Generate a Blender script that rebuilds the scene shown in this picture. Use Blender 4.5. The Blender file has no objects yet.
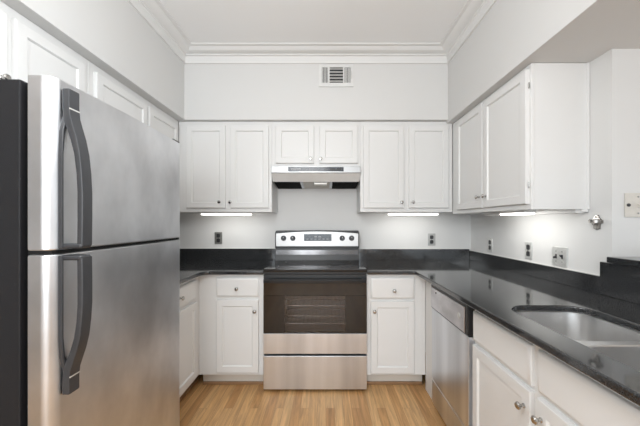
import bpy, bmesh, math, random
from mathutils import Vector, Matrix
random.seed(4)
S = bpy.context.scene
COL = S.collection

# ------------------------------------------------------------------ camera, light, exposure
cd = bpy.data.cameras.new('camera')
cam = bpy.data.objects.new('camera', cd)
COL.objects.link(cam)
cd.sensor_width = 36.0
cd.lens = 300 / 640 * 36.0
cd.shift_x = -(326 - 320) / 640
cd.shift_y = (222 - 213) / 640
cd.clip_start = 0.02
cam.location = (0, 0, 1.25)
cam.rotation_euler = (math.radians(90), 0, 0)
S.camera = cam

w = bpy.data.worlds.new('daylight')
S.world = w
w.use_nodes = True
bg = w.node_tree.nodes['Background']
bg.inputs[0].default_value = (0.93, 0.97, 1.0, 1)
bg.inputs[1].default_value = 1.3

def area_light(name, loc, rot, sx, sy, power, color=(1, 1, 1)):
    ld = bpy.data.lights.new(name, 'AREA')
    ld.shape = 'RECTANGLE'
    ld.size = sx
    ld.size_y = sy
    ld.energy = power
    ld.color = color
    o = bpy.data.objects.new(name, ld)
    COL.objects.link(o)
    o.location = loc
    o.rotation_euler = rot
    return o

# unseen fill lights added: two soft points, one area at the rear opening
def point_fill(name, loc, power, radius, color=(1, 1, 1)):
    ld = bpy.data.lights.new(name, 'POINT')
    ld.energy = power
    ld.shadow_soft_size = radius
    ld.color = color
    o = bpy.data.objects.new(name, ld)
    COL.objects.link(o)
    o.location = loc
point_fill('ceiling_fill_light', (-0.32, 0.55, 1.98), 34, 0.34, (0.94, 0.98, 1))  # no fixture; added to brighten the ceiling and right-hand fronts
point_fill('low_fill_light', (-0.45, -0.9, 1.6), 40, 0.34, (0.94, 0.98, 1))  # no fixture; added behind the camera to lift undersides and low fronts
area_light('rear_opening_fill', (-0.1, -3.15, 1.25), (math.radians(90), 0, 0), 2.2, 1.7, 42, (0.84, 0.93, 1))  # added area fill across the rear opening, on top of the world light

S.view_settings.view_transform = 'Standard'
S.view_settings.look = 'None'
S.view_settings.gamma = 1
S.view_settings.use_curve_mapping = False
S.view_settings.exposure = 0.19

# ------------------------------------------------------------------ materials
def mat(name, color, rough=0.5, metal=0.0, spec=0.5, noise=None, bump=None, rvar=None, coat=0.0):
    """noise=(scale, amount, stretch) colour mottling; bump=(scale, strength, stretch); rvar=(scale, amount, stretch)"""
    m = bpy.data.materials.new(name)
    m.use_nodes = True
    nt = m.node_tree
    p = nt.nodes['Principled BSDF']
    p.inputs['Base Color'].default_value = (*color, 1)
    p.inputs['Roughness'].default_value = rough
    p.inputs['Metallic'].default_value = metal
    p.inputs['Specular IOR Level'].default_value = spec
    p.inputs['Coat Weight'].default_value = coat
    tc = None
    def ntex(scale, stretch, detail=4):
        nonlocal tc
        if tc is None:
            tc = nt.nodes.new('ShaderNodeTexCoord')
        mp = nt.nodes.new('ShaderNodeMapping')
        mp.inputs['Scale'].default_value = stretch
        nt.links.new(tc.outputs['Object'], mp.inputs[0])
        n = nt.nodes.new('ShaderNodeTexNoise')
        n.inputs['Scale'].default_value = scale
        n.inputs['Detail'].default_value = detail
        nt.links.new(mp.outputs[0], n.inputs['Vector'])
        return n.outputs['Fac']
    if noise:
        sc, am, st = noise
        f = ntex(sc, st)
        r = nt.nodes.new('ShaderNodeMapRange')
        r.interpolation_type = 'SMOOTHSTEP'
        r.inputs[1].default_value = 0.2
        r.inputs[2].default_value = 0.8
        r.inputs[3].default_value = 1 - am
        r.inputs[4].default_value = 1 + am
        nt.links.new(f, r.inputs[0])
        mx = nt.nodes.new('ShaderNodeVectorMath')
        mx.operation = 'SCALE'
        mx.inputs[0].default_value = color
        nt.links.new(r.outputs[0], mx.inputs['Scale'])
        nt.links.new(mx.outputs[0], p.inputs['Base Color'])
    if rvar:
        sc, am, st = rvar
        f = ntex(sc, st)
        r = nt.nodes.new('ShaderNodeMapRange')
        r.interpolation_type = 'SMOOTHSTEP'
        r.inputs[1].default_value = 0.2
        r.inputs[2].default_value = 0.8
        r.inputs[3].default_value = max(0.02, rough - am)
        r.inputs[4].default_value = rough + am
        nt.links.new(f, r.inputs[0])
        nt.links.new(r.outputs[0], p.inputs['Roughness'])
    if bump:
        sc, stg, st = bump
        f = ntex(sc, st)
        b = nt.nodes.new('ShaderNodeBump')
        b.inputs['Strength'].default_value = stg
        b.inputs['Distance'].default_value = 0.002
        nt.links.new(f, b.inputs['Height'])
        nt.links.new(b.outputs[0], p.inputs['Normal'])
    return m

def emit(name, color, strength):
    m = bpy.data.materials.new(name)
    m.use_nodes = True
    p = m.node_tree.nodes['Principled BSDF']
    p.inputs['Base Color'].default_value = (0.9, 0.9, 0.9, 1)
    p.inputs['Emission Color'].default_value = (*color, 1)
    p.inputs['Emission Strength'].default_value = strength
    return m

def floor_mat():
    m = bpy.data.materials.new('oak_planks')
    m.use_nodes = True
    nt = m.node_tree
    p = nt.nodes['Principled BSDF']
    tc = nt.nodes.new('ShaderNodeTexCoord')
    mp = nt.nodes.new('ShaderNodeMapping')
    mp.inputs['Rotation'].default_value = (0, 0, math.radians(90))
    nt.links.new(tc.outputs['Object'], mp.inputs[0])
    br = nt.nodes.new('ShaderNodeTexBrick')
    br.offset = 0.37
    br.offset_frequency = 3
    br.inputs['Color1'].default_value = (0, 0, 0, 1)
    br.inputs['Color2'].default_value = (1, 1, 1, 1)
    br.inputs['Mortar'].default_value = (0.5, 0.5, 0.5, 1)
    br.inputs['Scale'].default_value = 1.0
    br.inputs['Mortar Size'].default_value = 0.0006
    br.inputs['Mortar Smooth'].default_value = 0.3
    br.inputs['Bias'].default_value = 0.0
    br.inputs['Brick Width'].default_value = 0.85
    br.inputs['Row Height'].default_value = 0.057
    nt.links.new(mp.outputs[0], br.inputs['Vector'])
    ramp = nt.nodes.new('ShaderNodeValToRGB')
    e = ramp.color_ramp.elements
    e[0].position = 0.0
    e[0].color = (0.50, 0.265, 0.105, 1)
    e[1].position = 1.0
    e[1].color = (0.70, 0.43, 0.205, 1)
    x = e.new(0.5)
    x.color = (0.61, 0.35, 0.152, 1)
    nt.links.new(br.outputs['Color'], ramp.inputs[0])
    mg = nt.nodes.new('ShaderNodeMapping')
    mg.inputs['Scale'].default_value = (26, 1.6, 1)
    nt.links.new(tc.outputs['Object'], mg.inputs[0])
    # shift the grain plank by plank
    ad = nt.nodes.new('ShaderNodeVectorMath')
    ad.operation = 'MULTIPLY_ADD'
    ad.inputs[1].default_value = (3, 9, 5)
    nt.links.new(br.outputs['Color'], ad.inputs[0])
    nt.links.new(mg.outputs[0], ad.inputs[2])
    n = nt.nodes.new('ShaderNodeTexNoise')
    n.inputs['Scale'].default_value = 1.6
    n.inputs['Detail'].default_value = 6
    n.inputs['Roughness'].default_value = 0.62
    n.inputs['Distortion'].default_value = 1.1
    nt.links.new(ad.outputs[0], n.inputs['Vector'])
    mr = nt.nodes.new('ShaderNodeMapRange')
    mr.inputs[1].default_value = 0.3
    mr.inputs[2].default_value = 0.72
    mr.inputs[3].default_value = 0.62
    mr.inputs[4].default_value = 1.18
    nt.links.new(n.outputs['Fac'], mr.inputs[0])
    sc = nt.nodes.new('ShaderNodeVectorMath')
    sc.operation = 'SCALE'
    nt.links.new(ramp.outputs[0], sc.inputs[0])
    nt.links.new(mr.outputs[0], sc.inputs['Scale'])
    mix = nt.nodes.new('ShaderNodeMix')
    mix.data_type = 'RGBA'
    nt.links.new(br.outputs['Fac'], mix.inputs[0])
    nt.links.new(sc.outputs[0], mix.inputs[6])
    mix.inputs[7].default_value = (0.22, 0.12, 0.05, 1)
    nt.links.new(mix.outputs[2], p.inputs['Base Color'])
    p.inputs['Roughness'].default_value = 0.42
    p.inputs['Specular IOR Level'].default_value = 0.3
    b = nt.nodes.new('ShaderNodeBump')
    b.inputs['Strength'].default_value = 0.12
    b.inputs['Distance'].default_value = 0.002
    nt.links.new(n.outputs['Fac'], b.inputs['Height'])
    nt.links.new(b.outputs[0], p.inputs['Normal'])
    return m

def granite_mat():
    m = bpy.data.materials.new('black_granite')
    m.use_nodes = True
    nt = m.node_tree
    p = nt.nodes['Principled BSDF']
    tc = nt.nodes.new('ShaderNodeTexCoord')
    n = nt.nodes.new('ShaderNodeTexNoise')
    n.inputs['Scale'].default_value = 220
    n.inputs['Detail'].default_value = 5
    n.inputs['Roughness'].default_value = 0.7
    nt.links.new(tc.outputs['Object'], n.inputs['Vector'])
    r = nt.nodes.new('ShaderNodeValToRGB')
    e = r.color_ramp.elements
    e[0].position = 0.42
    e[0].color = (0.016, 0.017, 0.0185, 1)
    e[1].position = 0.78
    e[1].color = (0.070, 0.071, 0.072, 1)
    nt.links.new(n.outputs['Fac'], r.inputs[0])
    nt.links.new(r.outputs[0], p.inputs['Base Color'])
    p.inputs['Roughness'].default_value = 0.07
    p.inputs['IOR'].default_value = 1.75
    return m

M = {}
M['wall'] = mat('wall_paint', (0.68, 0.675, 0.665), 0.6, bump=(220, 0.05, (1, 1, 1)))
M['ceiling'] = mat('ceiling_paint', (0.88, 0.88, 0.88), 0.8, bump=(160, 0.08, (1, 1, 1)))
M['trim'] = mat('trim_paint', (0.77, 0.765, 0.755), 0.45)
M['cab'] = mat('cabinet_paint', (0.745, 0.74, 0.73), 0.42, noise=(3, 0.01, (1, 1, 1)))
M['cab_in'] = mat('cabinet_interior', (0.6, 0.58, 0.54), 0.6)
M['toe'] = mat('toe_kick_paint', (0.70, 0.66, 0.60), 0.55)
M['shoe'] = mat('oak_shoe_moulding', (0.30, 0.17, 0.085), 0.5, noise=(20, 0.1, (1, 1, 1)))
M['floor'] = floor_mat()
M['granite'] = granite_mat()
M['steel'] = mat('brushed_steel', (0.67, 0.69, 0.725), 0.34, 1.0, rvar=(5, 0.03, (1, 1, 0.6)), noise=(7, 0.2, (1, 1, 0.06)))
M['steel_v'] = mat('fridge_steel', (0.68, 0.69, 0.71), 0.37, 1.0, rvar=(4, 0.035, (1, 1, 0.7)), noise=(5, 0.2, (1, 1, 0.7)))
M['chrome'] = mat('polished_nickel', (0.48, 0.47, 0.45), 0.2, 1.0, noise=(40, 0.04, (1, 1, 1)))
M['cast'] = mat('cast_zinc', (0.30, 0.285, 0.27), 0.28, 1.0, noise=(60, 0.1, (1, 1, 1)))
M['sink'] = mat('sink_steel', (0.74, 0.735, 0.73), 0.33, 1.0, noise=(8, 0.04, (1, 3, 1)))
M['black'] = mat('black_enamel', (0.012, 0.012, 0.013), 0.35, noise=(30, 0.1, (1, 1, 1)))
M['blacktex'] = mat('black_textured_case', (0.016, 0.016, 0.018), 0.5, spec=0.25, bump=(400, 0.25, (1, 1, 1)))
M['gap'] = mat('black_rubber', (0.006, 0.006, 0.006), 0.7, noise=(30, 0.1, (1, 1, 1)))
M['plastic'] = mat('charcoal_plastic', (0.040, 0.041, 0.045), 0.38, noise=(50, 0.08, (1, 1, 1)))
M['glassblack'] = mat('black_oven_glass', (0.010, 0.009, 0.009), 0.05, spec=0.6, noise=(10, 0.1, (1, 1, 1)))
M['ceramic'] = mat('ceramic_cooktop', (0.010, 0.010, 0.011), 0.08, spec=0.6, noise=(200, 0.3, (1, 1, 1)))
M['knobdark'] = mat('dark_knob', (0.035, 0.035, 0.038), 0.3, noise=(50, 0.05, (1, 1, 1)))
M['display'] = mat('display_face', (0.06, 0.065, 0.075), 0.18, noise=(120, 0.5, (1, 1, 1)))
M['mark'] = mat('printed_marks', (0.30, 0.30, 0.31), 0.4, noise=(50, 0.05, (1, 1, 1)))
M['filter'] = mat('hood_filter_mesh', (0.006, 0.006, 0.006), 0.8, spec=0.1, bump=(300, 0.4, (1, 1, 1)))
M['lens'] = mat('hood_lamp_lens', (0.62, 0.60, 0.55), 0.35, noise=(60, 0.05, (1, 1, 1)))
M['plate'] = mat('steel_cover_plate', (0.70, 0.70, 0.68), 0.42, 0.6, noise=(60, 0.08, (1, 1, 1)))
M['plate_d'] = mat('dull_steel_plate', (0.33, 0.33, 0.31), 0.4, 0.8, noise=(60, 0.08, (1, 1, 1)))
M['plate_l'] = mat('ivory_cover_plate', (0.62, 0.585, 0.53), 0.4, 0.0, noise=(40, 0.05, (1, 1, 1)))
M['vent'] = mat('vent_enamel', (0.72, 0.72, 0.71), 0.4, noise=(40, 0.02, (1, 1, 1)))
M['duct'] = mat('duct_shade_dark', (0.03, 0.03, 0.03), 0.6, noise=(40, 0.05, (1, 1, 1)))
M['lamp'] = emit('under_cabinet_diffuser', (1, 0.98, 0.94), 2.4)
M['caulk'] = mat('caulk', (0.78, 0.77, 0.74), 0.5, noise=(40, 0.03, (1, 1, 1)))
M['cavity'] = mat('oven_cavity_enamel', (0.55, 0.51, 0.50), 0.45, noise=(30, 0.1, (1, 1, 1)))

def oven_window():
    m = bpy.data.materials.new('tinted_oven_window')
    m.use_nodes = True
    nt = m.node_tree
    out = nt.nodes['Material Output']
    nt.nodes.remove(nt.nodes['Principled BSDF'])
    tr = nt.nodes.new('ShaderNodeBsdfTransparent')
    tr.inputs[0].default_value = (0.72, 0.70, 0.69, 1)
    gl = nt.nodes.new('ShaderNodeBsdfGlossy')
    gl.inputs['Roughness'].default_value = 0.05
    fr = nt.nodes.new('ShaderNodeFresnel')
    fr.inputs[0].default_value = 1.6
    mx = nt.nodes.new('ShaderNodeMixShader')
    nt.links.new(fr.outputs[0], mx.inputs[0])
    nt.links.new(tr.outputs[0], mx.inputs[1])
    nt.links.new(gl.outputs[0], mx.inputs[2])
    nt.links.new(mx.outputs[0], out.inputs[0])
    return m
M['window'] = oven_window()

# ------------------------------------------------------------------ helpers
def box(bm, x0, x1, y0, y1, z0, z1, bev=0.0, seg=2):
    t = bmesh.new()
    vs = [t.verts.new(p) for p in ((x0, y0, z0), (x1, y0, z0), (x1, y1, z0), (x0, y1, z0), (x0, y0, z1), (x1, y0, z1), (x1, y1, z1), (x0, y1, z1))]
    for f in ((3, 2, 1, 0), (4, 5, 6, 7), (0, 1, 5, 4), (1, 2, 6, 5), (2, 3, 7, 6), (3, 0, 4, 7)):
        t.faces.new([vs[i] for i in f])
    if bev:
        bmesh.ops.bevel(t, geom=t.edges[:], offset=bev, segments=seg, profile=0.5, affect='EDGES')
    merge(bm, t)

def merge(bm, t, M4=None):
    if M4 is not None:
        bmesh.ops.transform(t, matrix=M4, verts=t.verts[:])
    me = bpy.data.meshes.new('tmp')
    t.to_mesh(me)
    t.free()
    bm.from_mesh(me)
    bpy.data.meshes.remove(me)

def prism(bm, pts, a0, a1, axis='Z', bev=0.0, seg=2, ang=30):
    """extrude a closed 2D outline; axis Z: pts=(x,y); X: pts=(y,z); Y: pts=(x,z)"""
    t = bmesh.new()
    def P(p, a):
        return {'Z': (p[0], p[1], a), 'X': (a, p[0], p[1]), 'Y': (p[0], a, p[1])}[axis]
    lo = [t.verts.new(P(p, a0)) for p in pts]
    hi = [t.verts.new(P(p, a1)) for p in pts]
    n = len(pts)
    t.faces.new(lo)
    t.faces.new(hi)
    for i in range(n):
        t.faces.new((lo[i], lo[(i + 1) % n], hi[(i + 1) % n], hi[i]))
    bmesh.ops.recalc_face_normals(t, faces=t.faces[:])
    if bev:
        es = [e for e in t.edges if len(e.link_faces) == 2 and e.calc_face_angle(0) > math.radians(ang)]
        bmesh.ops.bevel(t, geom=es, offset=bev, segments=seg, profile=0.5, affect='EDGES')
    merge(bm, t)

def lathe(bm, prof, M4, n=24):
    """profile of (radius, height) turned round local Z, then moved by M4"""
    t = bmesh.new()
    rings = []
    for r, h in prof:
        if r < 1e-6:
            rings.append([t.verts.new((0, 0, h))])
        else:
            rings.append([t.verts.new((r * math.cos(2 * math.pi * k / n), r * math.sin(2 * math.pi * k / n), h)) for k in range(n)])
    for a, b in zip(rings, rings[1:]):
        for k in range(n):
            k2 = (k + 1) % n
            if len(a) == 1 and len(b) == 1:
                continue
            if len(a) == 1:
                t.faces.new((a[0], b[k], b[k2]))
            elif len(b) == 1:
                t.faces.new((a[k], a[k2], b[0]))
            else:
                t.faces.new((a[k], a[k2], b[k2], b[k]))
    bmesh.ops.recalc_face_normals(t, faces=t.faces[:])
    merge(bm, t, M4)

def obj(name, bm, m, parent=None, smooth=True):
    bmesh.ops.recalc_face_normals(bm, faces=bm.faces[:])
    me = bpy.data.meshes.new(name)
    bm.to_mesh(me)
    bm.free()
    o = bpy.data.objects.new(name, me)
    COL.objects.link(o)
    me.materials.append(m)
    if smooth:
        for p in me.polygons:
            p.use_smooth = True
        md = o.modifiers.new('edge_split', 'EDGE_SPLIT')
        md.split_angle = math.radians(32)
        wn = o.modifiers.new('weighted_normal', 'WEIGHTED_NORMAL')
        wn.weight = 100
    if parent:
        o.parent = parent
    return o

def tag(o, label, cat, group=None):
    o['label'] = label
    o['category'] = cat
    if group:
        o['group'] = group
    return o

def thing(name, label, cat, loc=(0, 0, 0), rotz=0.0, group=None):
    o = bpy.data.objects.new(name, None)
    COL.objects.link(o)
    o.location = loc
    o.rotation_euler = (0, 0, rotz)
    o.empty_display_size = 0.1
    return tag(o, label, cat, group)

def struct(name, bm, m):
    o = obj(name, bm, m)
    o['kind'] = 'structure'
    return o

def B():
    return bmesh.new()

def one_box(name, m, parent, *a, **k):
    b = B()
    box(b, *a, **k)
    return obj(name, b, m, parent)

H = math.pi / 2

# ------------------------------------------------------------------ the room
YW, XL, XR = 2.88, -1.57, 1.39         # back, left and right wall faces
ZS, ZSR, ZC = 2.113, 2.092, 2.70                   # soffit underside, ceiling
FBK = 2.5695
SY, SXL, SXR = 2.532, -1.195, 1.03      # soffit faces
YE = 1.458                             # where the right wall ends at the pass-through
BACK = -3.2

b = B(); box(b, -4.3, 3.6, BACK, YW + .1, -0.06, 0); struct('floor', b, M['floor'])
b = B(); box(b, XL - .1, 3.6, YW, YW + .1, 0, ZC); struct('wall_back', b, M['wall'])
b = B()
box(b, XL - .1, -1.25, BACK - .1, BACK, 0, ZC); box(b, 1.05, 3.6, BACK - .1, BACK, 0, ZC)
box(b, -1.25, 1.05, BACK - .1, BACK, 0, .4); box(b, -1.25, 1.05, BACK - .1, BACK, 2.2, ZC)
struct('wall_front', b, M['wall'])  # unseen rear wall; opening sized to shape daylight and steel reflections
b = B()
box(b, XL - .1, XL, .5, YW, 0, ZC); box(b, XL - .1, XL, BACK, -1.1, 0, ZC); box(b, XL - .1, XL, -1.1, .5, 2.08, ZC)
# unseen dim hallway and doorway, added to darken the fridge side's reflection
box(b, XL - 2.7, XL - 2.6, -1.2, .6, 0, 2.2); box(b, XL - 2.6, XL - .1, .5, .6, 0, 2.2); box(b, XL - 2.6, XL - .1, -1.2, -1.1, 0, 2.2); box(b, XL - 2.6, XL - .1, -1.1, .5, 2.1, 2.2)
struct('wall_left', b, M['wall'])
b = B()
prism(b, [(XR, YW), (XR, YE), (3.6, YE), (3.6, YE + .12), (XR + .12, YE + .12), (XR + .12, YW)], 0, ZSR, 'Z')
struct('wall_right', b, M['wall'])
b = B(); box(b, XL - .1, 3.6, BACK, YW + .1, ZC, ZC + .06); struct('ceiling', b, M['ceiling'])
b = B()
prism(b, [(XL, YW), (XL, BACK), (SXL, BACK), (SXL, SY), (SXR, SY), (XR + .02, SY), (XR + .02, YW)], ZS, ZC, 'Z', bev=0.004, ang=60)
prism(b, [(SXR, FBK), (SXR, BACK), (3.6, BACK), (3.6, YW), (XR + .02, YW), (XR + .02, FBK)], ZSR, ZC, 'Z', bev=0.004, ang=60)
struct('trim_1', b, M['wall'])         # the boxed-out soffit above the cabinets
b = B(); box(b, XR + .005, XR + .115, -0.35, YE - .002, 0, 1.045); struct('wall_half', b, M['wall'])

# crown moulding round the soffit faces
prof = [(0.0, 2.583), (0.012, 2.583), (0.014, 2.588), (0.014, 2.636), (0.018, 2.642), (0.026, 2.645), (0.026, 2.655),
        (0.034, 2.657), (0.05, 2.661), (0.066, 2.669), (0.078, 2.680), (0.084, 2.686), (0.098, 2.687), (0.108, 2.692), (0.108, 2.6995), (0.0, 2.6995)]
b = B()
path = []
for p, z in prof:
    path.append([b.verts.new(c) for c in ((SXL + p, BACK, z), (SXL + p, SY - p, z), (SXR - p, SY - p, z), (SXR - p, BACK, z))])
for i in range(len(path)):
    a, c = path[i], path[(i + 1) % len(path)]
    for k in range(3):
        b.faces.new((a[k], a[k + 1], c[k + 1], c[k]))
b.faces.new([r[0] for r in path])
b.faces.new([r[3] for r in path])
struct('trim_2', b, M['trim'])

# ------------------------------------------------------------------ cabinet kit (local: x right, y into the cabinet, z up, front at y=0)
T = 0.020
def rings_panel(bm, x0, x1, z0, z1, prof):
    t = bmesh.new()
    loops = []
    for ins, y in prof:
        loops.append([t.verts.new(p) for p in ((x0 + ins, y, z0 + ins), (x1 - ins, y, z0 + ins), (x1 - ins, y, z1 - ins), (x0 + ins, y, z1 - ins))])
    for a, c in zip(loops, loops[1:]):
        for k in range(4):
            t.faces.new((a[k], a[(k + 1) % 4], c[(k + 1) % 4], c[k]))
    t.faces.new(loops[0])
    t.faces.new(loops[-1])
    bmesh.ops.recalc_face_normals(t, faces=t.faces[:])
    merge(bm, t)

DOOR = [(0, 0), (0, -T + .006), (.002, -T + .002), (.006, -T), (.046, -T), (.049, -T + .004), (.052, -T + .0095), (.056, -T + .0095), (.072, -T + .006)]
DRAW = [(0, 0), (0, -T + .009), (.004, -T + .004), (.012, -T + .001), (.016, -T)]

def knob_at(parent, x, z, r=0.0135):
    b = B()
    lathe(b, [(0, -.002), (r * .62, -.002), (r * .62, .002), (r * .42, .004), (r * .40, .012), (r * .75, .016), (r, .020), (r, .024), (r * .75, .028), (0, .030)],
          Matrix.Translation((x, -T - .001, z)) @ Matrix.Rotation(H, 4, 'X'), 20)
    return obj('knob', b, M['chrome'], parent)

def cabinet(name, label, loc, rotz, w, d, h, doors=(), drawers=(), toe=0.0, front_t=0.018, top=True, extra=None, group=None):
    """doors/drawers: (x0, x1, z0, z1, knob (x, z) or None, kind)"""
    t = thing(name, label, 'cabinet', loc, rotz, group)
    b = B()
    box(b, 0, w, 0, front_t, toe, h, 0.0015, 1)                      # face frame
    box(b, 0, .016, front_t, d, toe, h)
    box(b, w - .016, w, front_t, d, toe, h)
    box(b, .016, w - .016, front_t, d, toe, toe + .016)
    box(b, .016, w - .016, d - .01, d, toe + .016, h - (.016 if top else 0))
    if top:
        box(b, .016, w - .016, front_t, d, h - .016, h)
    if extra:
        extra(b)
    obj('carcass', b, M['cab'], t)
    if toe:
        one_box('toe_kick', M['toe'], t, .001, w - .001, .075, .09, .0, toe)
        one_box('shoe_moulding', M['shoe'], t, .001, w - .001, .060, .0745, .0005, .022, bev=.004)
    for x0, x1, z0, z1, kn in drawers:
        bb = B()
        rings_panel(bb, x0, x1, z0, z1, DRAW)
        o = obj('drawer', bb, M['cab'], t)
        if kn:
            knob_at(o, *kn)
    for x0, x1, z0, z1, kn in doors:
        bb = B()
        rings_panel(bb, x0, x1, z0, z1, DOOR)
        o = obj('door', bb, M['cab'], t)
        if kn:
            knob_at(o, *kn)
    return t

FB, FL, FR = 2.571, -1.265, 1.085       # upper face frames: back Y, left X, right X
ZU = 1.335
hu = ZS - .002 - ZU
DB, DT = .034, .738                      # upper door bottom / top above the cabinet's own bottom

# back wall, left of the range: cabinet from the left corner to the hood
def X(px, s=117.6): return (px - 326) / s
x0 = FL + .002
cw = X(271.3) - x0
L = lambda px, s=117.6: X(px, s) - x0
cabinet('wall_cabinet', 'white two-door wall cabinet left of the range hood, above the left black counter', (x0, FB, ZU), 0, cw, YW - FB - .001, hu,
        doors=[(L(186), L(225), DB, DT, (L(219.7), .085)), (L(230), L(268.6), DB, DT, (L(230.5), .083))])
# over the hood
x0 = X(271.3) + .001
L = lambda px, s=117.6: X(px, s) - x0
zh = 1.7245
cabinet('wall_cabinet', 'short white two-door cabinet directly above the range hood', (x0, FB, zh), 0, X(360.6) - .001 - x0, YW - FB - .001, ZS - .002 - zh,
        doors=[(L(275.6), L(314), .026, ZU + DT - zh, (L(310.6), .062)), (L(319.6), L(358), .026, ZU + DT - zh, (L(320.6), .062))])
# right of the hood
x0 = X(360.6)
L = lambda px, s=117.6: X(px, s) - x0
cabinet('wall_cabinet', 'white two-door wall cabinet right of the range hood, on the back wall', (x0, FB, ZU), 0, FR - .002 - x0, YW - FB - .001, hu,
        doors=[(L(363.4), L(404.2), DB, DT, (L(401.4), .083)), (L(409.2), L(448.8), DB, DT, (L(412.6), .083))])
# right wall upper cabinet (front faces -x: local x runs towards the camera)
yn, zr = 1.585, 1.318
wr = FB - .002 - yn
Y = lambda y: FB - .002 - y
def rail(b):
    box(b, .25, wr - .012, XR - FR - .06, XR - FR - .008, -.020, 0, .002, 1)
    box(b, wr - .012, wr, XR - FR - .035, XR - FR - .002, -.016, 0, .002, 1)
    box(b, wr, wr + .006, XR - FR - .014, XR - FR - .002, 0, ZSR - .002 - zr)
t = cabinet('wall_cabinet', 'white two-door cabinet on the right wall with its plain end panel facing out', (FR, FB - .002, zr), -H, wr, XR - FR - .001, ZSR - .002 - zr,
        doors=[(Y(2.455), Y(2.053), ZU + .012 - zr, 2.064 - zr, (Y(2.085), .105)), (Y(2.034), Y(1.602), ZU + .012 - zr, 2.064 - zr, (Y(1.998), .105))], extra=rail)
for z in (.13, .66):
    b = B()
    lathe(b, [(0, -.02), (.0035, -.014), (.0035, .014), (0, .014)], Matrix.Translation((Y(1.595), -.006, z)), 12)
    obj('hinge', b, M['chrome'], t)

# left wall upper cabinets (front faces +x: local x runs away from the camera)
y0 = 0.72
Y = lambda y: y - y0
zf = 1.742
cabinet('wall_cabinet', 'white cabinet on the left wall right above the refrigerator', (FL, y0, zf), H, 1.594 - y0, FL - XL - .001, ZS - .002 - zf,
        doors=[(Y(.76), Y(1.178), .03, 2.068 - zf, (Y(1.150), .062)), (Y(1.205), Y(1.558), .03, 2.068 - zf, (Y(1.235), .062))])
y0 = 1.596
cabinet('wall_cabinet', 'white two-door wall cabinet on the left wall between refrigerator and corner', (FL, y0, ZU), H, FB - .002 - y0, FL - XL - .001, hu,
        doors=[(Y(1.632), Y(2.095), DB, 2.068 - ZU, (Y(2.065), .08)), (Y(2.122), Y(2.535), DB, 2.068 - ZU, (Y(2.152), .08))])

# base cabinets
GB, GL, GR = 2.243, -.95, .745           # face frames
ZT = .862
TOE = .108
sb = 300 / (GB - T)
x0 = GL + .001
L = lambda px: X(px, sb) - x0
Z = lambda py: 1.25 - (py - 222) / sb
cabinet('base_cabinet', 'white base cabinet left of the range with one drawer over one door', (x0, GB, 0), 0, -.463 - x0, YW - GB - .001, ZT, toe=TOE,
        drawers=[(L(216), L(258.5), Z(297), Z(278), (L(237), Z(288.5)))], doors=[(L(216), L(258.5), Z(373), Z(300), (L(255), Z(311)))])
x0 = .303
L = lambda px: X(px, sb) - x0
def filler(b):                            # return strip to the dishwasher
    box(b, GR - .001 - x0, GR + .02 - x0, -.205, .0, .0, ZT, .001, 1)
cabinet('base_cabinet', 'white base cabinet right of the range with one drawer over one door', (x0, GB, 0), 0, GR - .002 - x0, YW - GB - .001, ZT, toe=TOE,
        drawers=[(L(371), L(414.6), Z(299), Z(278), (L(394), Z(290.5)))], doors=[(L(371), L(414.6), Z(374), Z(301.5), (L(374.3), Z(311)))], extra=filler)
y0 = 1.592
cabinet('base_cabinet', 'white base cabinet on the left wall beside the refrigerator', (GL, y0, 0), H, YW - .002 - y0, GL - XL - .001, ZT, toe=TOE,
        drawers=[(Y(1.64), Y(2.165), .697, .833, (Y(1.905), .765))], doors=[(Y(1.64), Y(2.165), .14, .676, (Y(1.67), .63))])
ys = 1.503
Y = lambda y: ys - y
cabinet('base_cabinet', 'white base cabinet under the sink with two doors and false drawer fronts', (GR, ys, 0), -H, ys - .42, XR - GR - .001, ZT, toe=TOE, front_t=.012, top=False,
        drawers=[(Y(1.49), Y(1.069), .664, .810, None), (Y(1.036), Y(.62), .664, .810, None)],
        doors=[(Y(1.49), Y(1.069), .14, .645, (Y(1.098), .578)), (Y(1.036), Y(.62), .14, .645, (Y(1.010), .583))])

# ------------------------------------------------------------------ granite tops
ZG, TG = .889, .0265
def slab(name, outline, holes, z0, z1, m, parent=None, bev=.006):
    cu = bpy.data.curves.new(name, 'CURVE')
    cu.dimensions = '2D'
    cu.fill_mode = 'BOTH'
    for pts in [outline] + holes:
        sp = cu.splines.new('POLY')
        sp.points.add(len(pts) - 1)
        for q, p in zip(sp.points, pts):
            q.co = (p[0], p[1], 0, 1)
        sp.use_cyclic_u = True
    cu.extrude = (z1 - z0) / 2 - bev
    cu.bevel_depth = bev
    cu.bevel_resolution = 2
    cu.offset = -bev
    o = bpy.data.objects.new(name, cu)
    COL.objects.link(o)
    dg = bpy.context.evaluated_depsgraph_get()
    me = bpy.data.meshes.new_from_object(o.evaluated_get(dg))
    bpy.data.objects.remove(o)
    bm = bmesh.new()
    bm.from_mesh(me)
    bmesh.ops.remove_doubles(bm, verts=bm.verts[:], dist=1e-5)
    bmesh.ops.translate(bm, verts=bm.verts[:], vec=(0, 0, (z0 + z1) / 2))
    return obj(name, bm, m, parent)

def arc(cx, cy, r, a0, a1, n=8):
    return [(cx + r * math.cos(math.radians(a0 + (a1 - a0) * k / n)), cy + r * math.sin(math.radians(a0 + (a1 - a0) * k / n))) for k in range(n + 1)]

def rrect(x0, x1, y0, y1, r, n=7):
    return arc(x1 - r, y0 + r, r, -90, 0, n) + arc(x1 - r, y1 - r, r, 0, 90, n) + arc(x0 + r, y1 - r, r, 90, 180, n) + arc(x0 + r, y0 + r, r, 180, 270, n)

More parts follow.
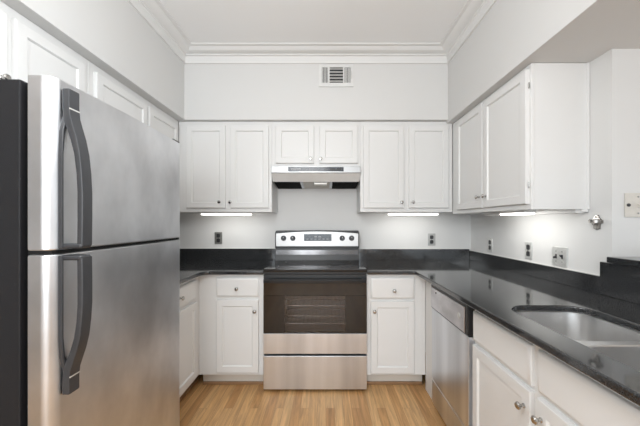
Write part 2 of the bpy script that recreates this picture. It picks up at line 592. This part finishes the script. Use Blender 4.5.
CE = 2.202                                # counter front edge on the back run
t = thing('countertop', 'black granite countertop left of the range, in the corner by the refrigerator', 'countertop', (0, 0, 0))
slab('worktop', [(XL + .002, 1.592), (-.905, 1.592)] + arc(-.845, CE - .06, .06, 180, 90) + [(-.4625, CE), (-.4625, YW - .002), (XL + .002, YW - .002)], [], ZG - TG, ZG, M['granite'], t)
one_box('backsplash', M['granite'], t, XL + .024, -.4635, YW - .022, YW - .002, ZG + .0005, .996, bev=.002)
one_box('backsplash', M['granite'], t, XL + .002, XL + .022, 1.594, YW - .003, ZG + .0005, .996, bev=.002)
b = B(); box(b, XL + .022, -.4635, YW - .006, YW - .0005, .996, 1.0005); obj('caulk_line', b, M['caulk'], t)

CX = .655
HOLE = rrect(.762, 1.10, .62, 1.30, .10)
t = thing('countertop', 'black granite countertop right of the range, turning the corner to the sink', 'countertop', (0, 0, 0))
slab('worktop', [(.3035, YW - .002), (.3035, CE)] + arc(CX - .015, CE - .015, .015, 90, 0) + [(CX, .38), (XR - .002, .38), (XR - .002, YW - .002)], [HOLE], ZG - TG, ZG, M['granite'], t)
one_box('backsplash', M['granite'], t, .3045, XR - .023, YW - .022, YW - .002, ZG + .0005, .992, bev=.002)
one_box('backsplash', M['granite'], t, XR - .022, XR - .002, 1.5015, YW - .003, ZG + .0005, .978, bev=.002)
b = B(); box(b, XR - .006, XR - .0005, 1.5015, YW - .022, .978, .9825); box(b, .3045, XR - .007, YW - .006, YW - .0005, .992, .9965); obj('caulk_line', b, M['caulk'], t)

t = thing('bar_ledge', 'raised black granite bar ledge behind the sink with its upright granite face', 'bar ledge', (0, 0, 0))
one_box('face_panel', M['granite'], t, XR - .022, XR - .001, .38, 1.500, ZG + .0008, 1.052, bev=.002)
b = B()
box(b, XR - .030, XR + .36, .34, YE - .002, 1.054, 1.082, .004, 2)
obj('ledge_slab', b, M['granite'], t)

# ------------------------------------------------------------------ sink
t = thing('sink', 'stainless double-bowl sink set under the black granite counter', 'sink', (0, 0, 0))
zt = ZG - TG - .001
def bowl(bm, x0, x1, y0, y1, fx0, fx1, fy0, fy1, zb):
    n = 7
    outer = rrect(fx0, fx1, fy0, fy1, .012, n)
    loops = [(outer, zt)]
    for ins, z, r in ((0, zt, .085), (.003, zt - .004, .083), (.012, zb + .035, .075), (.022, zb + .012, .07), (.045, zb + .001, .06), (.10, zb - .001, .04)):
        loops.append((rrect(x0 + ins, x1 - ins, y0 + ins, y1 - ins, r, n), z))
    vl = [[bm.verts.new((p[0], p[1], z)) for p in pts] for pts, z in loops]
    N = len(vl[0])
    for a, c in zip(vl, vl[1:]):
        for k in range(N):
            bm.faces.new((a[k], a[(k + 1) % N], c[(k + 1) % N], c[k]))
    bm.faces.new(vl[-1])
b = B()
bowl(b, .772, 1.112, .977, 1.312, .7585, 1.125, .962, 1.325, .70)
bowl(b, .772, 1.112, .61, .947, .7585, 1.125, .597, .962, .68)
bmesh.ops.remove_doubles(b, verts=b.verts[:], dist=1e-5)
o = obj('bowls', b, M['sink'], t)
for cy, zb in ((1.152, .70), (.784, .68)):
    b = B()
    lathe(b, [(0, .002), (.012, .002), (.03, .0005), (.036, .004), (.044, .004), (.046, 0), (0, 0)][::-1], Matrix.Translation((.94, cy, zb - .0005)), 28)
    obj('drain', b, M['chrome'], t)

# ------------------------------------------------------------------ refrigerator
t = thing('refrigerator', 'stainless top-freezer refrigerator with black sides and charcoal bow handles', 'refrigerator', (0, 0, 0))
fy0, fy1 = .825, 1.572
one_box('case', M['blacktex'], t, -1.545, -.842, fy0, fy1, .035, 1.645, bev=.006)
one_box('gasket', M['gap'], t, -.8415, -.8235, fy0 + .022, fy1 - .022, .10, 1.635)
one_box('base_grille', M['gap'], t, -.8415, -.80, fy0 + .01, fy1 - .01, .025, .092, bev=.004)
for yy in (fy0 + .06, fy1 - .06):
    b = B(); lathe(b, [(0, 0), (.022, 0), (.022, .034), (0, .034)], Matrix.Translation((-.95, yy, .001)), 16); obj('foot', b, M['gap'], t)
for yy in (fy0 + .06, fy1 - .06):
    b = B(); lathe(b, [(0, 0), (.022, 0), (.022, .034), (0, .034)], Matrix.Translation((-1.45, yy, .001)), 16); obj('foot', b, M['gap'], t)
def fdoor_outline():
    xb, xf, r = -.823, -.752, .034
    pts = [(xb, fy0)]
    pts += arc(xf - r - .002, fy0 + r, r, -90, -6, 8)
    n = 10
    for k in range(1, n):                 # gently crowned front
        u = k / n
        y = fy0 + r + (fy1 - fy0 - 2 * r) * u
        pts.append((xf - .002 + .008 * 4 * u * (1 - u), y))
    pts += arc(xf - r - .002, fy1 - r, r, 6, 90, 8)
    pts.append((xb, fy1))
    return pts
def fridge_door(name, z0, z1):
    b = B()
    prism(b, fdoor_outline(), z0, z1, 'Z', bev=.005, seg=2, ang=50)
    return obj(name, b, M['steel_v'], t)
ZSP = 1.165
dz = fridge_door('freezer_door', ZSP + .005, 1.657)
df = fridge_door('refrigerator_door', .10, ZSP - .006)
b = B(); box(b, -.822, -.762, fy1 - .07, fy1 - .01, 1.6575, 1.668, .003, 1); obj('hinge_cap', b, M['plastic'], t)
b = B(); box(b, -.8225, -.765, fy0 + .012, fy1 - .012, ZSP - .0055, ZSP + .0045); obj('door_gap_trim', b, M['gap'], t)

def sweep_xz(bm, path, y0, y1, th, bev=.004):
    t2 = bmesh.new()
    rows = []
    n = len(path)
    for i, (x, z) in enumerate(path):
        a = path[max(0, i - 1)]; c = path[min(n - 1, i + 1)]
        d = Vector((c[0] - a[0], c[1] - a[1])).normalized()
        nx, nz = -d[1], d[0]
        h = (th[i] if isinstance(th, (list, tuple)) else th) / 2
        rows.append([t2.verts.new(p) for p in ((x + nx * h, y0, z + nz * h), (x + nx * h, y1, z + nz * h), (x - nx * h, y1, z - nz * h), (x - nx * h, y0, z - nz * h))])
    for a, c in zip(rows, rows[1:]):
        for k in range(4):
            t2.faces.new((a[k], a[(k + 1) % 4], c[(k + 1) % 4], c[k]))
    t2.faces.new(rows[0]); t2.faces.new(rows[-1])
    bmesh.ops.recalc_face_normals(t2, faces=t2.faces[:])
    es = [e for e in t2.edges if len(e.link_faces) == 2 and e.calc_face_angle(0) > math.radians(50)]
    bmesh.ops.bevel(t2, geom=es, offset=bev, segments=2, profile=.5, affect='EDGES')
    merge(bm, t2)

def bow(parent, zs, sgn, k):
    """zs: height at the door gap; sgn +1 goes up (freezer), -1 goes down"""
    xf = -.7525
    q = [(o, z * k) for o, z in [(.052, .010), (.053, .10), (.053, .17), (.050, .23), (.044, .285), (.034, .33), (.023, .365), (.015, .395), (.012, .43), (.012, .478)]]
    b = B()
    sweep_xz(b, [(xf + o, zs + sgn * z) for o, z in q], .852, .890, [.017, .017, .017, .017, .018, .02, .022, .022, .022, .022])
    o2 = [(.862, .41), (.849, .35), (.846, .28), (.846, .005), (.8525, .005), (.8525, .28), (.857, .345), (.876, .405)]
    prism(b, [(y, zs + sgn * k * z) for y, z in o2], xf - .004, xf + .008, 'X', bev=.0015, seg=1)
    za, zb = zs + sgn * .004, zs + sgn * .018
    box(b, xf - .004, xf + .058, .849, .890, min(za, zb), max(za, zb), .004, 1)
    h = obj('handle', b, M['plastic'], parent)
    b = B()
    z = zs + sgn * .418 * k
    box(b, xf + .0215, xf + .0245, .853, .889, z - .002, z + .002)
    obj('handle_seam', b, M['plate'], h)
bow(dz, ZSP + .005, 1, .965)
bow(df, ZSP - .006, -1, .84)

# ------------------------------------------------------------------ range
RX = -.08
t = thing('range', 'stainless electric range with black glass cooktop and black glass oven door', 'range', (RX, 0, 0))
RF = 2.198                                # oven door front
hw = .3795
b = B()
yb0, yb1 = RF + .045, 2.86
box(b, -hw, -hw + .02, yb0, yb1, .035, .868)
box(b, hw - .02, hw, yb0, yb1, .035, .868)
box(b, -hw + .02, hw - .02, yb1 - .02, yb1, .035, .868)
box(b, -hw + .02, hw - .02, yb0, yb1 - .02, .035, .05)
box(b, -hw + .02, hw - .02, yb0, yb0 + .02, .05, .38)
box(b, -hw + .02, hw - .02, yb0, yb0 + .02, .765, .868)
box(b, -hw + .02, -.27, yb0, yb0 + .02, .38, .765)
box(b, .27, hw - .02, yb0, yb0 + .02, .38, .765)
obj('body', b, M['black'], t)
# oven cavity with racks
b = B()
cy0, cy1 = yb0 + .021, 2.70
box(b, -.275, -.27, cy0, cy1, .375, .77); box(b, .27, .275, cy0, cy1, .375, .77)
box(b, -.27, .27, cy0, cy1, .375, .38); box(b, -.27, .27, cy0, cy1, .765, .77); box(b, -.27, .27, cy1, cy1 + .004, .375, .77)
obj('oven_cavity', b, M['cavity'], t)
for z in (.475, .61):
    b = B()
    for k in range(3):
        yy = cy0 + .03 + k * .18
        lathe(b, [(0, -.262), (.003, -.262), (.003, .262), (0, .262)], Matrix.Translation((0, yy, z)) @ Matrix.Rotation(H, 4, 'Y'), 8)
    for k in range(17):
        xx = -.256 + .032 * k
        lathe(b, [(0, 0), (.0014, 0), (.0014, .38), (0, .38)], Matrix.Translation((xx, cy0 + .03, z + .003)) @ Matrix.Rotation(-H, 4, 'X'), 6)
    obj('oven_rack', b, M['chrome'], t)
# cooktop
b = B(); box(b, -.381, .381, 2.205, 2.735, .880, .905, .004, 2); obj('cooktop', b, M['ceramic'], t)
ck = t.children[-1]
b = B(); box(b, -.378, .378, 2.212, 2.73, .8685, .8795); obj('cooktop_rim', b, M['black'], t)
for (bx, by, br) in ((-.19, 2.36, .105), (.19, 2.36, .09), (-.19, 2.60, .08), (.19, 2.60, .105)):
    b = B()
    lathe(b, [(br - .002, 0), (br - .002, .0006), (br, .0006), (br, 0)], Matrix.Translation((bx, by, .9052)), 40)
    obj('burner_ring', b, M['knobdark'], ck)
# backguard
b = B()
prism(b, [(2.70, .9055), (2.727, 1.03), (2.735, 1.17), (2.86, 1.17), (2.86, .9055)], -.378, .378, 'X')
obj('backguard', b, M['black'], t)
b = B()
prism(b, [(2.708, .955), (2.7165, .995), (2.7225, .995), (2.714, .955)], -.372, .372, 'X')
obj('backguard_trim', b, mat('smoked_backguard_band', (.13, .13, .135), .16, 0.9, noise=(20, .1, (1, 1, 1))), t)
def arch(w2, zl, ztop, rise, n=12):
    p = [(-w2, zl), (w2, zl)]
    for k in range(n + 1):
        u = 1 - 2 * k / n
        p.append((w2 * u, ztop + rise * (1 - u * u)))
    return p
b = B(); prism(b, arch(.381, 1.012, 1.158, .018), 2.712, 2.745, 'Y', bev=.004, ang=50); obj('panel_surround', b, M['black'], t)
b = B(); prism(b, arch(.372, 1.03, 1.146, .018), 2.704, 2.7125, 'Y', bev=.003, ang=50)
cp = obj('control_panel', b, mat('panel_steel', (.50, .495, .49), .38, 1.0, noise=(8, .03, (1, 1, 1))), t)
sp = 300 / 2.704
def XR_(px): return (px - 326) / sp - RX
b = B(); box(b, XR_(304), XR_(331.5), 2.700, 2.7045, 1.25 - 19 / sp, 1.25 - 12 / sp, .001, 1); ds = obj('display', b, M['display'], cp)
b = B()
for k in range(6):
    xx = XR_(306.5) + k * .036
    box(b, xx, xx + .018, 2.6993, 2.7002, 1.094, 1.099)
    if k in (2, 3):
        box(b, xx, xx + .022, 2.6993, 2.7002, 1.112, 1.124)
obj('display_marks', b, M['mark'], ds)
for px in (283.6, 292.8, 342.2, 351.6):
    b = B()
    lathe(b, [(0, 0), (.024, 0), (.024, .004), (.0195, .006), (.0185, .022), (.016, .025), (0, .025)], Matrix.Translation((XR_(px), 2.704, 1.25 - 16.2 / sp)) @ Matrix.Rotation(H, 4, 'X'), 24)
    k = obj('knob', b, M['knobdark'], cp)
    b = B(); box(b, XR_(px) - .0015, XR_(px) + .0015, 2.6775, 2.6795, 1.25 - 16.2 / sp + .002, 1.25 - 16.2 / sp + .014, .0005, 1); obj('pointer', b, M['plate'], k)
# oven door
b = B()
W0, W1, V0, V1 = -.226, .222, .438, .707
D0, D1 = .281, .805
fy = RF + .004
box(b, -hw, hw, fy, RF + .042, D0, V0 - .0, .003, 1)
box(b, -hw, hw, fy, RF + .042, V1, D1, .003, 1)
box(b, -hw, W0, fy, RF + .042, V0 - .001, V1 + .001)
box(b, W1, hw, fy, RF + .042, V0 - .001, V1 + .001)
od = obj('oven_door', b, M['glassblack'], t)
b = B(); box(b, W0, W1, fy + .001, fy + .006, V0, V1); obj('oven_window', b, M['window'], od)
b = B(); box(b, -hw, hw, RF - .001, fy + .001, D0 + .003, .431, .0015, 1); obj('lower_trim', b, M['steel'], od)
b = B()
zh_ = .822
pts = []
for k in range(17):
    u = -1 + k / 8
    pts.append((u * .372, RF - .040 + .014 * u ** 4))
t2 = bmesh.new()
rows = []
for x, y in pts:
    rows.append([t2.verts.new(p) for p in ((x, y - .010, zh_ - .013), (x, y - .012, zh_ + .006), (x, y - .004, zh_ + .015), (x, y + .010, zh_ + .014), (x, y + .010, zh_ - .013))])
for a, c in zip(rows, rows[1:]):
    for k in range(5):
        t2.faces.new((a[k], a[(k + 1) % 5], c[(k + 1) % 5], c[k]))
t2.faces.new(rows[0]); t2.faces.new(rows[-1])
merge(b, t2)
for s in (-1, 1):
    box(b, s * .355 - .016, s * .355 + .016, RF - .03, RF + .02, zh_ - .012, zh_ + .012, .003, 1)
obj('handle', b, M['black'], od)
b = B(); box(b, -hw, hw, RF + .006, RF + .044, .807, .866, .003, 1); obj('top_trim', b, M['black'], t)
# storage drawer and feet
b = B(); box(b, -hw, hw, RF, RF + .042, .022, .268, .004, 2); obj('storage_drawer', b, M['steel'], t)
for sx in (-1, 1):
    for yy in (RF + .08, 2.80):
        b = B(); lathe(b, [(0, 0), (.018, 0), (.018, .033), (0, .033)], Matrix.Translation((sx * .33, yy, .001)), 16); obj('foot', b, M['gap'], t)

# ------------------------------------------------------------------ range hood
t = thing('range_hood', 'stainless under-cabinet range hood with black filters over the range', 'range hood', (X(271.3) + .001, 0, 0))
W = X(360.6) - X(271.3) - .002
yf = 2.538
b = B()
prism(b, [(yf, 1.723), (yf, 1.668), (yf + .006, 1.664), (yf + .06, 1.630), (YW - .002, 1.600), (YW - .002, 1.723)], 0.0, W, 'X', bev=.002, seg=1)
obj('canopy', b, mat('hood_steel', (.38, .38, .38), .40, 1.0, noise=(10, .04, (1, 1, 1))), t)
# flared skirt: sloping front lip and end cheeks
b = B()
o4 = [(.002, yf + .004, 1.664), (W - .002, yf + .004, 1.664), (W - .030, yf + .056, 1.597), (.030, yf + .056, 1.597)]
i4 = [(.002, yf + .012, 1.664), (W - .002, yf + .012, 1.664), (W - .030, yf + .064, 1.601), (.030, yf + .064, 1.601)]
vo = [b.verts.new(p) for p in o4]; vi = [b.verts.new(p) for p in i4]
b.faces.new(vo); b.faces.new(vi)
for k in range(4):
    b.faces.new((vo[k], vo[(k + 1) % 4], vi[(k + 1) % 4], vi[k]))
for s in (0, 1):
    e = [(.002, yf + .004, 1.664), (.030, yf + .056, 1.597), (.004, yf + .056, 1.600)]
    e2 = [(.002, yf + .014, 1.664), (.030, yf + .064, 1.602), (.004, yf + .064, 1.606)]
    if s:
        e = [(W - p[0], p[1], p[2]) for p in e]; e2 = [(W - p[0], p[1], p[2]) for p in e2]
    a = [b.verts.new(p) for p in e]; c = [b.verts.new(p) for p in e2]
    b.faces.new(a); b.faces.new(c)
    for k in range(3):
        b.faces.new((a[k], a[(k + 1) % 3], c[(k + 1) % 3], c[k]))
obj('skirt', b, mat('hood_lip_lightened_metal', (.86, .86, .85), .45, 0.35, noise=(10, .04, (1, 1, 1))), t)  # lip colour lightened to stand in for the light it reflects
def hood_under(name, xa, xb, m, dz=0, inset=0):
    b = B()
    prism(b, [(yf + .058, 1.596 + dz), (YW - .03, 1.566 + dz), (YW - .03, 1.60 + dz), (yf + .066, 1.624)], xa, xb, 'X')
    return obj(name, b, m, t)
hood_under('filter', .012, .238, M['filter'])
hood_under('filter', W - .238, W - .012, M['filter'])
hood_under('lamp_bay', .262, W - .262, M['lens'], .004)
for xx in (.239, W - .261):
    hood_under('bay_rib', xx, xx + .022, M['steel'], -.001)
b = B(); box(b, .36, W - .285, yf + .075, yf + .165, 1.578, 1.594, .002, 1); obj('lamp_lens', b, mat('bright_lens', (.85, .84, .80), .3, noise=(30, .02, (1, 1, 1))), t)
sh = 300 / yf
lx = lambda px: (px - 326) / sh - X(271.3)
b = B(); box(b, lx(288), lx(343.5), yf - .003, yf + .001, 1.25 + 50.6 / sh, 1.25 + 55.0 / sh, .0008, 1); pn = obj('control_panel', b, M['display'], t)
b = B(); box(b, lx(290.5), lx(300.5), yf - .0036, yf - .0028, 1.25 + 52.6 / sh, 1.25 + 53.5 / sh); obj('panel_marks', b, M['mark'], pn)
for (pa, pb) in ((330, 334.5), (336.5, 341)):
    b = B(); box(b, lx(pa), lx(pb), yf - .006, yf - .0028, 1.25 + 51.5 / sh, 1.25 + 54.1 / sh, .0008, 1); obj('switch', b, M['black'], pn)

# ------------------------------------------------------------------ dishwasher (front faces -x)
DX = .712
dy0, dy1 = 1.508, 2.032
t = thing('dishwasher', 'stainless dishwasher with dark edged control panel under the right counter', 'dishwasher', (0, 0, 0))
one_box('tub_case', M['gap'], t, DX + .046, 1.33, dy0 + .004, dy1 - .004, .02, .855)
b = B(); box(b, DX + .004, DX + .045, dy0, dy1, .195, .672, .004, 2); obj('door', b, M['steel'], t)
b = B(); box(b, DX, DX + .045, dy0, dy1, .675, .832, .004, 2); cpn = obj('control_panel', b, M['black'], t)
b = B(); box(b, DX - .004, DX + .001, dy0 + .028, dy1 - .006, .682, .815, .002, 1); fa = obj('panel_fascia', b, mat('fascia_steel', (.58, .57, .59), .34, 1.0, noise=(9, .3, (1, .5, 1))), cpn)
b = B()
lathe(b, [(0, 0), (.006, 0), (.006, .003), (0, .003)], Matrix.Translation((DX - .004, 1.93, .793)) @ Matrix.Rotation(-H, 4, 'Y'), 16)
obj('button', b, M['black'], fa)
b = B()
lathe(b, [(0, 0), (.016, 0), (.016, .002), (.013, .003), (0, .003)], Matrix.Translation((DX - .004, 1.60, .752)) @ Matrix.Rotation(-H, 4, 'Y'), 20)
obj('latch_badge', b, M['plate'], fa)
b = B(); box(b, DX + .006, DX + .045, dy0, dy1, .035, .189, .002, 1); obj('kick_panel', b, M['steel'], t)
for yy in (dy0 + .06, dy1 - .06):
    b = B(); lathe(b, [(0, 0), (.014, 0), (.014, .03), (0, .03)], Matrix.Translation((.80, yy, .0005)), 12); obj('foot', b, M['gap'], t)

# ------------------------------------------------------------------ under-cabinet lights
def strip(label, loc, rotz, length, lit0, lit1, pw):
    t = thing('under_cabinet_light', label, 'light', loc, rotz, None)
    b = B(); box(b, 0, length, 0, .075, -.012, 0, .002, 1)
    if lit0 > 0: box(b, 0, lit0 - .002, .002, .073, -.024, -.011, .003, 1)
    if lit1 < length: box(b, lit1 + .002, length, .002, .073, -.024, -.011, .003, 1)
    obj('housing', b, M['trim'], t)
    b = B(); box(b, lit0 + .003, lit1 - .003, .003, .072, -.025, -.0115, .006, 2); obj('diffuser', b, M['lamp'], t)
    a = area_light('strip_light', (length / 2, .034, -.028), (math.radians(36), 0, 0), length, .05, pw, (1, .99, .95))
    a.parent = t
strip('glowing strip light under the cabinet left of the range hood', (X(198), FB + .022, ZU - .0005), 0, X(249) - X(198), 0, X(249) - X(198), 1.0)
strip('glowing strip light under the back-wall cabinet right of the range hood', (X(390), FB + .022, ZU - .0005), 0, X(441) - X(390), 0, X(441) - X(390), 1.0)
strip('half-lit strip light under the cabinet on the right wall', (FR + .065, 2.185, zr - .0005), -H, .44, .19, .44, 1.5)

# ------------------------------------------------------------------ wall plates (local: facing -y, z up)
def outlet(label, loc, rotz, plate, group=None):
    t = thing('wall_outlet', label, 'outlet', loc, rotz, group)
    b = B(); box(b, -.036, .036, -.006, -.0005, -.0575, .0575, .003, 2); p = obj('cover_plate', b, plate, t)
    for z in (.0225, -.0225):
        b = B(); prism(b, [(-.0165, z - .013), (-.009, z - .0175), (.009, z - .0175), (.0165, z - .013), (.0165, z + .013), (.009, z + .0175), (-.009, z + .0175), (-.0165, z + .013)], -.0085, -.0055, 'Y', bev=.001, seg=1)
        r = obj('receptacle', b, M['knobdark'], t)
        b = B()
        box(b, -.008, -.0055, -.0088, -.0083, z - .002, z + .008); box(b, .0055, .008, -.0088, -.0083, z - .002, z + .008); box(b, -.002, .002, -.0088, -.0083, z - .011, z - .007)
        obj('slots', b, M['gap'], r)
    b = B(); lathe(b, [(0, 0), (.004, 0), (.004, .0015), (0, .0015)], Matrix.Translation((0, -.006, 0)) @ Matrix.Rotation(H, 4, 'X'), 12); obj('screw', b, M['chrome'], t)
sw = 300 / YW
outlet('dark steel outlet on the back wall left of the range', ((218.5 - 326) / sw, YW, 1.096), 0, M['plate_d'])
outlet('steel outlet on the back wall right of the range', ((431.5 - 326) / sw, YW, 1.082), 0, mat('grey_steel_plate', (.46, .46, .45), .4, .6, noise=(60, .08, (1, 1, 1))))
outlet('steel outlet on the right wall nearest the back corner', (XR, 2.535, 1.056), -H, M['plate'])
outlet('steel outlet on the right wall between the corner outlet and the double switch', (XR, 2.054, 1.055), -H, M['plate'])

t = thing('light_switch', 'square steel double plate with two dark toggles on the right wall', 'light switch', (XR, 1.782, 1.045), -H)
b = B(); box(b, -.058, .058, -.006, -.0005, -.0575, .0575, .003, 2); obj('cover_plate', b, M['plate'], t)
for sx, rz in ((-.023, .5), (.023, -.5)):
    b = B()
    box(b, sx - .006, sx + .006, -.0068, -.0055, -.013, .013, .001, 1)
    b2 = B(); box(b2, -.0045, .0045, -.020, 0, -.005, .005, .0015, 1)
    merge(b, b2, Matrix.Translation((sx, -.005, 0)) @ Matrix.Rotation(rz, 4, 'X'))
    obj('toggle', b, M['knobdark'], t)
for sx in (-.023, .023):
    for z in (-.03, .03):
        b = B(); lathe(b, [(0, 0), (.0035, 0), (.0035, .0015), (0, .0015)], Matrix.Translation((sx, -.006, z)) @ Matrix.Rotation(H, 4, 'X'), 10); obj('screw', b, M['plate_d'], t)

sy = 300 / YE
xs = (624 - 326) / sy
t = thing('light_switch', 'wide ivory switch plate on the wall beside the pass-through at right', 'light switch', (xs + .083, YE, 1.332), 0)
b = B(); box(b, -.083, .083, -.006, -.0005, -.0585, .0585, .003, 2); obj('cover_plate', b, M['plate_l'], t)
for sx in (-.02, .046):
    b = B()
    box(b, sx - .006, sx + .006, -.0068, -.0055, -.013, .013, .001, 1)
    b2 = B(); box(b2, -.0045, .0045, -.018, 0, -.005, .005, .0015, 1)
    merge(b, b2, Matrix.Translation((sx, -.005, 0)) @ Matrix.Rotation(.5, 4, 'X'))
    obj('toggle', b, M['plate_l'], t)
    for z in (-.04, .04):
        b = B(); lathe(b, [(0, 0), (.0045, 0), (.0045, .0015), (0, .0015)], Matrix.Translation((sx, -.006, z)) @ Matrix.Rotation(H, 4, 'X'), 10); obj('screw', b, M['plate_d'], t)
b = B(); lathe(b, [(0, 0), (.008, 0), (.008, .004), (.005, .008), (0, .008)], Matrix.Translation((-.068, -.006, 0)) @ Matrix.Rotation(H, 4, 'X'), 14); obj('dimmer_knob', b, M['knobdark'], t)

# ------------------------------------------------------------------ bottle opener on the right wall (local facing -y)
t = thing('bottle_opener', 'small cast metal bottle opener screwed to the right wall by the cabinet end', 'bottle opener', (XR, 1.535, 1.25), -H)
b = B()
prism(b, [(-.009, .036), (.009, .036), (.013, .024), (.034, .008), (.034, -.006), (.020, -.012), (.018, -.034), (0, -.042), (-.018, -.034), (-.020, -.012), (-.034, -.006), (-.034, .008), (-.013, .024)], -.008, -.0005, 'Y', bev=.002, seg=2)
obj('mount_plate', b, M['cast'], t)
b = B()
t2 = bmesh.new()
N = 14
for (ry, rz_, r) in ((0, 0, 0),):
    rows = []
    for k in range(N + 1):                # the hooked lip: an arc standing out from the plate
        a = math.pi * (k / N)
        cx, cy = .028 * math.cos(a), -.008 - .034 * math.sin(a)
        rows.append([t2.verts.new(p) for p in ((cx * .86, cy * .86 - .001, .014), (cx, cy, .010), (cx * 1.0, cy * 1.0, -.004), (cx * .82, cy * .82 - .001, .002))])
    for a, c in zip(rows, rows[1:]):
        for k in range(4):
            t2.faces.new((a[k], a[(k + 1) % 4], c[(k + 1) % 4], c[k]))
    t2.faces.new(rows[0]); t2.faces.new(rows[-1])
merge(b, t2)
box(b, -.006, .006, -.026, -.007, -.016, -.004, .002, 1)
obj('opener_lip', b, M['cast'], t)
for z in (.026, -.03):
    b = B(); lathe(b, [(0, 0), (.005, 0), (.004, .002), (0, .003)], Matrix.Translation((0, -.008, z)) @ Matrix.Rotation(H, 4, 'X'), 12); obj('screw', b, M['plate_d'], t)

# ------------------------------------------------------------------ supply air vent on the soffit
ss = 300 / SY
vx, vz = (336 - 326) / ss, 1.25 + (222 - 76) / ss
t = thing('air_vent', 'white three-way supply vent on the soffit above the range', 'air vent', (vx, SY, vz), 0)
b = B()
def frame(b, x0, x1, z0, z1, ix0, ix1, iz0, iz1, ya, yb):
    box(b, x0, x1, ya, yb, z0, iz0, .001, 1); box(b, x0, x1, ya, yb, iz1, z1, .001, 1)
    box(b, x0, ix0, ya, yb, iz0, iz1); box(b, ix1, x1, ya, yb, iz0, iz1)
px = 1 / ss
frame(b, -17 * px, 17 * px, -11 * px, 11 * px, -14 * px, 14.5 * px, -7.2 * px, 8.2 * px, -.010, -.0005)
box(b, -8 * px, -6.4 * px, -.010, -.0005, -7.2 * px, 8.2 * px); box(b, 7 * px, 8.4 * px, -.010, -.0005, -7.2 * px, 8.2 * px)
obj('face_frame', b, M['vent'], t)
b = B(); box(b, -14 * px, 14.5 * px, -.0018, -.0008, -7.2 * px, 8.2 * px); obj('duct_shade_sheet', b, M['duct'], t)  # flat dark sheet stands in for the shade behind the louvers
for k in range(5):
    z = (-5.6 + 3.05 * k) * px
    b = B(); b2 = B(); box(b2, -6.3 * px, 6.9 * px, -.0005, .0005, -.0068, .0068); merge(b, b2, Matrix.Translation((.0, -.0065, z)) @ Matrix.Rotation(1.15, 4, 'X')); obj('louver', b, M['vent'], t)
for xa, xb, sg in ((-14, -8.1, 1), (8.5, 14.4, -1)):
    for k in range(4):
        x = (xa + (xb - xa) * (k + .5) / 4) * px
        b = B(); b2 = B(); box(b2, -.0046, .0046, -.0005, .0005, -7.1 * px, 8.1 * px); merge(b, b2, Matrix.Translation((x, -.0060, 0)) @ Matrix.Rotation(sg * .7, 4, 'Z')); obj('louver', b, M['vent'], t)
b = B(); box(b, 15.2 * px, 15.8 * px, -.022, -.0098, -3 * px, 4 * px, .001, 1); obj('damper_lever', b, M['plate'], t)
